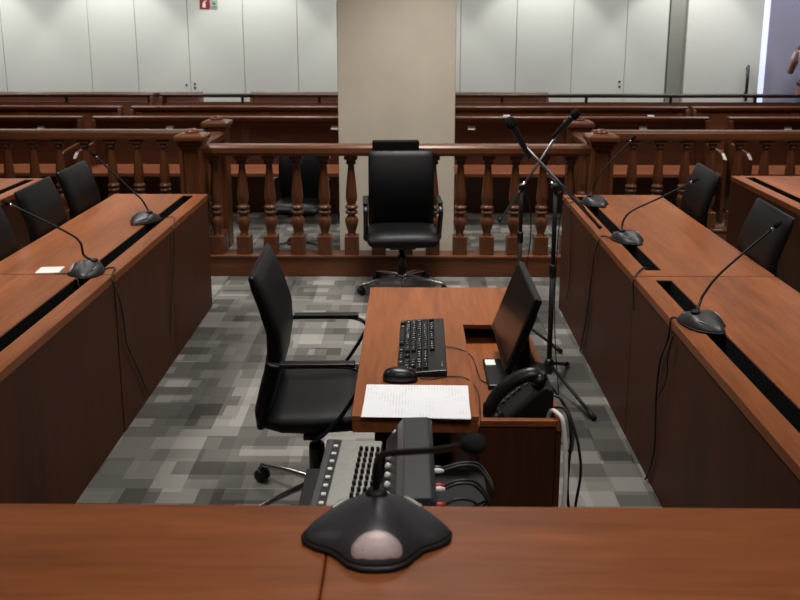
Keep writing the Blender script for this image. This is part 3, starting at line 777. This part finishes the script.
# ------------------------------------------------------------------ microphone stands
def mic_stand(label, x, y, zp, head, tail, feet, name='microphone_stand'):
    t = thing(name, label, 'microphone stand', (x, y, 0), 0, 'boom microphone stands')
    o = Vector((x, y, 0))
    mb = MB(); mb.tube([(0, 0, 0.10), (0, 0, 0.62)], 0.0125, 12, 1); mb.tube([(0, 0, 0.60), (0, 0, zp - 0.01)], 0.0105, 12, 1)
    mb.build('pole', M['plastic_matte'], t)
    MB().lathe([(0.014, 0.585), (0.017, 0.59), (0.017, 0.645), (0.011, 0.65)], n=14).build('height_clutch', M['plastic'], t)
    MB().lathe([(0.016, 0.09), (0.024, 0.10), (0.024, 0.15), (0.014, 0.17)], n=14).build('hub', M['plastic'], t)
    for fx, fy in feet:
        dv = Vector((fx, fy, 0)) - o
        lg = MB().tube([(dv.x * 0.06, dv.y * 0.06, 0.135), (dv.x, dv.y, 0.014)], 0.0085, 10, 1).build('leg', M['plastic_matte'], t)
        dn = Vector((dv.x, dv.y, -0.12)).normalized()
        MB().tube([Vector((dv.x, dv.y, 0.0145)) - dn * 0.05, Vector((dv.x, dv.y, 0.0145)) + dn * 0.004], 0.0125, 10, 1).build('rubber_foot', M['plastic_matte'], lg)
    piv = Vector((0, 0, zp))
    MB().lathe([(0.014, -0.022), (0.019, -0.018), (0.019, 0.018), (0.014, 0.022)], piv, 14, axis=(0, 1, 0)).build('pivot', M['plastic'], t)
    hv, tv = Vector(head) - o, Vector(tail) - o
    dirn = (hv - tv).normalized()
    mb = MB(); mb.tube([tv, hv], 0.008, 10, 1)
    bo = mb.build('boom', M['boom'], t)
    q = MB().tube([piv - dirn * 0.035, piv + dirn * 0.035], 0.0095, 10, 1).build('boom_clamp', M['chrome'], bo)
    MB().tube([tv - dirn * 0.005, tv + dirn * 0.02], 0.009, 10, 1).build('end_cap', M['plastic_matte'], bo)
    return t, dirn
def hand_mic(label, tip, tailp):
    tip, tailp = Vector(tip), Vector(tailp)
    d_ = (tip - tailp).normalized(); L_ = (tip - tailp).length
    t = thing('handheld_microphone', label, 'microphone', tailp, 0, 'vocal microphones')
    MB().lathe([(0.009, 0), (0.011, 0.005), (0.017, L_ - 0.06), (0.018, L_ - 0.05)], (0, 0, 0), 16, axis=d_).build('handle', M['steel_dark'], t)
    MB().lathe([(0.02, L_ - 0.052), (0.024, L_ - 0.046), (0.0255, L_ - 0.03), (0.022, L_ - 0.012), (0.012, L_ - 0.002), (0.004, L_)], (0, 0, 0), 18, axis=d_).build('windscreen', M['foam'], t)
    return t, d_
SA = (0.69, 3.95)
hA = at(519, 139, 3.95); tA = at(600, 227, 3.95)
zA = at(556, 187, 3.95).z
tt_, dA = mic_stand('boom stand whose boom rises to the left, beside right desk', SA[0], SA[1], zA, hA, tA, [(0.849, 3.62), (0.84, 4.25), (0.40, 4.02)])
m_, d1 = hand_mic('black microphone clipped to the left rising boom', at(508, 117, 3.91), at(530, 158, 3.91))
SB = (at(522, 187, 4.6).x, 4.6)
hB = at(565, 123, 4.6); tB = at(500, 221, 4.6)
mic_stand('boom stand whose boom rises to the right, behind the monitor', SB[0], SB[1], at(522, 187, 4.6).z, hB, tB, [(SB[0] + 0.22, 4.42), (SB[0] - 0.05, 4.86), (SB[0] - 0.2, 4.40)])
hand_mic('black microphone clipped to the right rising boom', at(579, 110, 4.56), at(552, 138, 4.56))
# clips
def clip(label, p, q):
    p, q = Vector(p), Vector(q)
    t = MB().tube([p - (q - p) * 0.0, q], (lambda s: (0.014, 0.02)), 10, 1).build('microphone_clip', M['plastic_matte'])
    return t
for stand, a, c in ((tt_, at(516, 134, 3.945), at(526, 150, 3.92)),):
    pass

# ------------------------------------------------------------------ audio gear on a small side table below the bench
et = thing('side_table', 'small dark stand under the audio mixer behind the bench', 'table', (-0.10, 1.80, 0))
box('table_top', M['plastic_matte'], -0.175, 0.30, -0.34, 0.285, 0.60, 0.622, et, 0.003)
for a in (-0.15, 0.275):
    for c in (-0.31, 0.235): box('leg', M['plastic_matte'], a - 0.02, a + 0.02, c - 0.02, c + 0.02, 0, 0.60, et, 0.003)
mx = thing('audio_mixer', 'silver audio mixer with knob rows below the wide bench', 'mixer', (-0.149, 1.845, 0.622), math.radians(-4))
zt0, zt1 = 0.045, 0.095
MB().prism([(-0.23, 0), (0.22, 0), (0.22, zt1), (-0.23, zt0)], -0.082, 0.066, 'X', 0.004).build('chassis', M['grey'], mx)
sl = math.atan2(zt1 - zt0, 0.45)
R = Matrix.Translation((0, -0.23, zt0)) @ Matrix.Rotation(sl, 4, 'X')
MB().box(-0.042, 0.064, 0.005, 0.445, -0.002, 0.003, 0.001, mat=R).build('faceplate', M['silver'], mx)
MB().box(-0.064, -0.044, 0.005, 0.445, -0.002, 0.0015, mat=R).build('button_strip', M['plastic_matte'], mx)
for i in range(13):
    MB().box(-0.060, -0.048, 0.02 + i * 0.0325, 0.030 + i * 0.0325, 0.0, 0.006, 0.002, mat=R).build('button', M['white_plastic'], mx)
for i in range(16):
    for j in range(4):
        MB().lathe([(0.0048, 0.0), (0.0048, 0.009), (0.0036, 0.011)], R @ Vector((0.014 + j * 0.0145, 0.05 + i * 0.0235, 0.003)), 10, axis=R.to_3x3() @ Vector((0, 0, 1))).build('knob', M['plastic_matte'], mx)
rc = thing('wireless_receiver', 'dark grey box with white knobs to the right of the silver mixer', 'receiver', (-0.002, 1.86, 0.622))
MB().prism([(-0.054, 0), (0.062, 0), (0.062, 0.16), (0.05, 0.172), (-0.012, 0.170), (-0.026, 0.152), (-0.057, 0.105), (-0.056, 0.02)], -0.20, 0.185, 'Y', 0.004).build('housing', M['grey'], rc)
MB().prism([(-0.0265, 0.1535), (-0.025, 0.1515), (-0.0115, 0.169), (-0.013, 0.171)], -0.19, 0.175, 'Y').build('trim_strip', M['silver'], rc)
for i in range(6):
    MB().lathe([(0.0075, 0), (0.0075, 0.009), (0.005, 0.011)], (-0.0445, 0.055 - i * 0.042, 0.124), 14, axis=(-0.83, 0, 0.55)).build('knob', M['white_plastic'], rc)
MB().lathe([(0.006, 0), (0.006, 0.003)], (-0.035, 0.14, 0.150), 12, axis=(-0.75, 0, 0.65)).build('indicator_light', M['white_plastic'], rc)
# plugs and leads behind the receiver
tips = [(0.053, 1.72, 0.74), (0.053, 1.76, 0.755), (0.053, 1.80, 0.74), (0.053, 1.84, 0.755), (0.053, 1.88, 0.74)]
cols = ['red', 'white_plastic', 'red', 'white_plastic', 'grey']
labs = ['red tipped audio lead nearest the bench on the dark receiver', 'white tipped audio lead second from the bench on the dark receiver', 'red tipped audio lead in the middle of the receiver leads',
        'white tipped audio lead second from the table end', 'grey tipped audio lead nearest the middle table']
for i, (p, c_, lb) in enumerate(zip(tips, cols, labs)):
    t = thing('audio_lead', lb, 'cable', p, 0, 'audio leads plugged into the receiver')
    MB().lathe([(0.006, 0.0), (0.0065, 0.02), (0.004, 0.032)], (-0.002, 0, 0), 10, axis=(1, 0, 0)).build('plug', M[c_], t)
    MB().tube([(0.027, 0, 0), (0.055 + 0.006 * i, 0.004, 0.012), (0.095 + 0.007 * i, 0.01, 0.0), (0.125 + 0.006 * i, 0.01 - 0.01 * i, -0.05), (0.09, 0.0, -(p[2] - 0.63))], 0.0035, 8, 6).build('lead', M['cable'], t)

# ------------------------------------------------------------------ loose cables and papers
def cable(label, pts, r=0.0035, mat='cable', name='cable', cat='cable'):
    pts = [Vector(p) for p in pts]
    o = pts[0].copy()
    t = MB().tube([p - o for p in pts], r, 8, 6).build(name, M[mat], None, o)
    return tag(t, label, cat)
XFL = -1.253; XFR = 0.945
cable('cable running down the left desk front from microphone beside the card', [(-1.335, YM + 0.03, HD + 0.004), (-1.29, YM + 0.05, HD + 0.004), on_x(111, 281, XFL) + Vector((0, 0, 0.006)), on_x(119, 300, XFL), on_x(124, 325, XFL), on_x(127, 346, XFL), on_x(138, 370, XFL), on_x(147, 392, XFL)])
cable('thin cable down the left desk front from the farther microphone', [(-1.36, lm2.y + 0.02, HD + 0.004), (-1.30, lm2.y + 0.09, HD + 0.004), on_x(173, 229, XFL) + Vector((0, 0, 0.004)), on_x(174, 250, XFL), on_x(172, 290, XFL), on_x(170, 335, XFL)], 0.0022)
cable('black cable hanging down the right desk front from nearest microphone', [(0.985, 2.90, HD + 0.006), (0.955, 2.95, HD + 0.005), on_x(668, 337, XFR), on_x(660, 360, XFR), on_x(656, 397, XFR), on_x(654, 450, XFR), on_x(643, 480, XFR), (0.93, on_x(632, 501, XFR).y, 0.02)], 0.004)
cable('short slack cable loop beside the long cable on the right desk front', [on_x(673, 335, XFR - 0.008), on_x(668, 352, XFR - 0.008), on_x(666, 378, XFR - 0.008), on_x(658, 396, XFR - 0.008)], 0.0028)
cable('black cable down the right desk front from middle microphone', [(1.01, 4.09, HD + 0.005), (0.965, 4.15, HD + 0.005), on_x(598, 243, XFR), on_x(594, 258, XFR), on_x(590, 290, XFR), on_x(586, 320, XFR), on_x(580, 352, XFR)], 0.0035)
cable('thin cable down the right desk front from farthest microphone', [(1.03, 4.95, HD + 0.004), (0.962, 4.97, HD + 0.004), on_x(570, 207, XFR), on_x(571, 240, XFR), on_x(570, 273, XFR), on_x(567, 299, XFR)], 0.0025)
cable('short cable over the right desk edge at the seam between units', [(1.06, 3.62, HD - 0.02), (1.03, 3.60, HD + 0.004), (0.98, 3.52, HD + 0.004), on_x(634, 279, XFR) + Vector((0, 0, 0.002)), on_x(633, 287, XFR), on_x(634, 310, XFR)], 0.0035)
cable('pale wire along the seam on the left desk by the card', [(-1.52, 3.487, HD + 0.0025), (-1.46, 3.49, HD + 0.0025), (-1.42, 3.47, HD + 0.0025), (-1.398, 3.42, HD + 0.0025), (-1.385, 3.40, HD - 0.03)], 0.002, 'grey')
cable('keyboard cord running to the monitor base', [(0.114, 2.60, TT + 0.006), (0.16, 2.585, TT + 0.003), (0.20, 2.55, TT - 0.01), (0.222, 2.50, 0.70), (0.245, 2.47, 0.697)], 0.002)
cable('mouse cord curving over the table into the well', [(0.030, 2.349, TT + 0.006), (0.07, 2.352, TT + 0.003), (0.12, 2.37, TT + 0.003), (0.17, 2.355, TT + 0.003), (0.20, 2.31, 0.74), (0.203, 2.25, 0.70)], 0.002)
cable('thick white cable over the near right corner of the middle table', [(0.375, 2.16, 0.70), (0.382, 2.135, TT + 0.004), (0.395, 2.112, TT + 0.012), (0.409, 2.085, TT - 0.01), (0.415, 2.06, 0.62), (0.41, 2.05, 0.45), (0.405, 2.04, 0.2), (0.40, 2.06, 0.012)], 0.0065, 'cable_white')
cable('black cord hanging down beside the white cable, nearer the table', [(0.395, 2.17, TT), (0.425, 2.15, TT + 0.003), (0.437, 2.12, 0.70), (0.43, 2.10, 0.55), (0.45, 2.09, 0.38), (0.43, 2.08, 0.2), (0.44, 2.1, 0.012)], 0.004)
cable('black cord hanging in a wider loop right of the white cable', [(0.38, 2.24, TT + 0.003), (0.425, 2.22, TT + 0.003), (0.455, 2.17, 0.70), (0.47, 2.13, 0.60), (0.455, 2.11, 0.48), (0.455, 2.1, 0.3), (0.432, 2.12, 0.012)], 0.004)
cable('thin cord arcing from the telephone over the table rim to the floor', [(0.37, 2.30, 0.79), (0.42, 2.31, 0.75), (0.47, 2.27, 0.66), (0.46, 2.22, 0.60), (0.425, 2.22, 0.62), (0.423, 2.24, 0.40), (0.44, 2.3, 0.012)], 0.003)
cable('cable hanging beside the pole of the farther boom stand', [at(524, 192, 4.58), at(530, 205, 4.58), at(531, 235, 4.58), at(527, 268, 4.58), at(524, 320, 4.58), (SB[0] + 0.03, 4.55, 0.012)], 0.003)
cable('cable hanging from the boom of the nearer stand', [at(548, 176, 3.93), at(575, 196, 3.93), at(590, 216, 3.93), at(586, 213, 3.94), at(564, 200, 3.95), (0.705, 3.945, 0.6), (0.71, 3.93, 0.3), (0.73, 3.88, 0.012)], 0.0025)
p = on_z(48.5, 272, HD)
tag(MB().box(-0.05, 0.05, -0.045, 0.045, 0, 0.003, mat=Matrix.Rotation(0.1, 4, 'Z')).build('card', M['card'], None, (p.x, p.y + 0.005, HD + 0.0005)), 'small white card lying on the left desk beside a microphone', 'card')
p = on_z(793, 420, HD - 0.02)
tag(MB().box(-0.03, 0.03, -0.05, 0.05, 0, 0.002, mat=Matrix.Rotation(0.6, 4, 'X')).build('paper_slip', M['slip'], None, (1.062, 2.13, HD - 0.075)), 'greyish paper slip tucked in the right desk slot at frame edge', 'paper')

# ------------------------------------------------------------------ person in the far doorway
pr = thing('person', 'person in pale top and jeans with one hand raised, far right', 'person', (5.09, 10.95, 0), math.radians(-35))
def skin_body(name, verts, edges_, radii, mat, parent, sub=1):
    me = bpy.data.meshes.new(name); me.from_pydata(verts, edges_, []); me.update()
    o = bpy.data.objects.new(name, me); COL.objects.link(o); o.parent = parent
    me.materials.append(mat)
    sk = o.modifiers.new('skin', 'SKIN'); sk.use_smooth_shade = True
    for i, r in enumerate(radii):
        v = me.skin_vertices[0].data[i]; v.radius = r if isinstance(r, tuple) else (r, r); v.use_root = (i == 0)
    ss = o.modifiers.new('smooth', 'SUBSURF'); ss.levels = sub; ss.render_levels = sub + 1
    return o
V = [(0, 0, 0.93), (0, 0, 1.1), (0, 0, 1.3), (0, 0.0, 1.42), (0, -0.01, 1.52), (0, -0.02, 1.60), (0, -0.015, 1.70),
     (-0.09, 0, 0.88), (-0.1, -0.01, 0.5), (-0.1, 0.01, 0.09), (-0.1, -0.14, 0.04),
     (0.09, 0, 0.88), (0.1, -0.01, 0.5), (0.1, 0.01, 0.09), (0.1, -0.14, 0.04),
     (-0.17, 0, 1.40), (-0.25, -0.02, 1.13), (-0.17, -0.2, 1.3), (-0.13, -0.22, 1.42),
     (0.17, 0, 1.40), (0.23, 0.02, 1.12), (0.24, -0.08, 0.9), (0.24, -0.1, 0.82)]
Ed = [(0, 1), (1, 2), (2, 3), (3, 4), (4, 5), (5, 6), (0, 7), (7, 8), (8, 9), (9, 10), (0, 11), (11, 12), (12, 13), (13, 14), (3, 15), (15, 16), (16, 17), (17, 18), (3, 19), (19, 20), (20, 21), (21, 22)]
Rd = [(0.15, 0.11), (0.135, 0.1), (0.16, 0.11), (0.12, 0.08), 0.05, 0.078, 0.07, 0.085, 0.058, 0.04, 0.035, 0.085, 0.058, 0.04, 0.035, 0.055, 0.042, 0.034, 0.022, 0.055, 0.042, 0.034, 0.022]
skin_body('body', V, Ed, Rd, M['skin'], pr)
skin_body('shirt', [(0, 0, 1.0), (0, 0, 1.12), (0, 0, 1.3), (0, 0, 1.41), (-0.17, 0, 1.40), (-0.215, -0.01, 1.27), (0.17, 0, 1.40), (0.21, 0.01, 1.27)], [(0, 1), (1, 2), (2, 3), (3, 4), (4, 5), (3, 6), (6, 7)],
          [(0.165, 0.125), (0.15, 0.115), (0.175, 0.125), (0.125, 0.09), 0.067, 0.06, 0.067, 0.06], M['shirt'], pr)
skin_body('trousers', [(0, 0, 0.98), (0, 0, 0.9), (-0.09, 0, 0.85), (-0.1, -0.01, 0.5), (-0.1, 0.01, 0.1), (0.09, 0, 0.85), (0.1, -0.01, 0.5), (0.1, 0.01, 0.1)], [(0, 1), (1, 2), (2, 3), (3, 4), (1, 5), (5, 6), (6, 7)],
          [(0.155, 0.12), (0.165, 0.125), 0.1, 0.072, 0.055, 0.1, 0.072, 0.055], M['jeans'], pr)
MB().rings([[(0.162 * math.cos(a), 0.124 * math.sin(a), z) for a in [2 * PI * k / 24 for k in range(24)]] for z in (0.985, 1.02)]).build('belt', M['belt'], pr)
hr = MB()
hr.rings([[(0.088 * s_ * math.cos(a), 0.005 + 0.098 * s_ * math.sin(a) + 0.012, z) for a in [2 * PI * k / 20 for k in range(20)]] for s_, z in ((0.9, 1.63), (1.0, 1.68), (0.95, 1.73), (0.7, 1.77), (0.25, 1.79))])
hr.build('hair', M['hair'], pr)
fc = MB()
fc.lathe([(0.012, 0), (0.008, 0.012), (0.002, 0.02)], (0, -0.092, 1.625), 10, axis=(0, -1, -0.2))
fc.build('nose', M['skin'], pr)
for s in (-1, 1):
    MB().lathe([(0.004, -0.008), (0.009, -0.004), (0.009, 0.004), (0.004, 0.008)], (s * 0.03, -0.085, 1.655), 10, axis=(0, -1, 0)).build('eye', M['hair'], pr)
for k in range(5):                                     # fingers of the raised hand
    a = (k - 2) * 0.012
    pts = [(-0.128 + a, -0.222, 1.43), (-0.12 + a * 1.2, -0.232, 1.47), (-0.11 + a * 1.1, -0.215, 1.50 - abs(k - 2) * 0.006)] if k else [(-0.15, -0.215, 1.41), (-0.165, -0.215, 1.44), (-0.155, -0.21, 1.465)]
    MB().tube(pts, 0.008, 8, 3).build('finger', M['skin'], pr)

# ------------------------------------------------------------------ light
def area(name, x, y, z, sx, sy, w, col=(1, 0.96, 0.9), rot=(0, 0, 0), spread=PI):
    l = bpy.data.lights.new(name, 'AREA'); l.shape = 'RECTANGLE'; l.size = sx; l.size_y = sy; l.energy = w; l.color = col
    l.spread = spread
    o = bpy.data.objects.new(name, l); COL.objects.link(o); o.location = (x, y, z); o.rotation_euler = rot
    return o
for x in (-2.3, 0.1, 2.5):
    for y, e_ in ((0.6, 14.5), (3.1, 24), (5.3, 29)):
        area('ceiling_lamp', x, y, 2.97, 0.6, 0.6, e_, (1, 0.965, 0.92), spread=1.9)
for x in (-3.6, -1.3, 1.2, 3.6):
    area('ceiling_lamp', x, 8.2, 2.97, 0.6, 0.6, 24, (1, 0.965, 0.92), spread=2.2)
for x, e_ in ((-5.7, 27), (-3.4, 22), (-1.1, 20), (1.6, 20), (4.1, 21)):
    area('wall_fill', x, 9.6, 2.93, 1.6, 0.25, e_, (0.98, 1.0, 0.98), rot=(math.radians(50), 0, 0), spread=2.4)  # unseen fill lights, added to brighten and even out the back wall
for px in (-165, -25, 115, 255, 400, 540, 680):
    l = bpy.data.lights.new('downlight', 'SPOT'); l.energy = 92; l.spot_size = math.radians(88); l.spot_blend = 0.35; l.shadow_soft_size = 0.07
    l.color = (1.0, 1.0, 0.97)
    o = bpy.data.objects.new('downlight', l); COL.objects.link(o)
    o.location = (at(px, 40, WY).x, WY - 0.45, 2.96)
area('corridor_lamp', 6.0, 10.2, 2.95, 0.8, 0.6, 27, (0.78, 0.84, 1.0), rot=(math.radians(35), 0, 0), spread=2.6)

w = bpy.data.worlds.new('world'); sc.world = w; w.use_nodes = True
w.node_tree.nodes['Background'].inputs['Color'].default_value = (0.05, 0.05, 0.055, 1)
w.node_tree.nodes['Background'].inputs['Strength'].default_value = 0.3
sc.view_settings.view_transform = 'Standard'
sc.view_settings.look = 'None'
sc.view_settings.gamma = 1.0
sc.view_settings.exposure = 0.0
sc.view_settings.use_curve_mapping = False
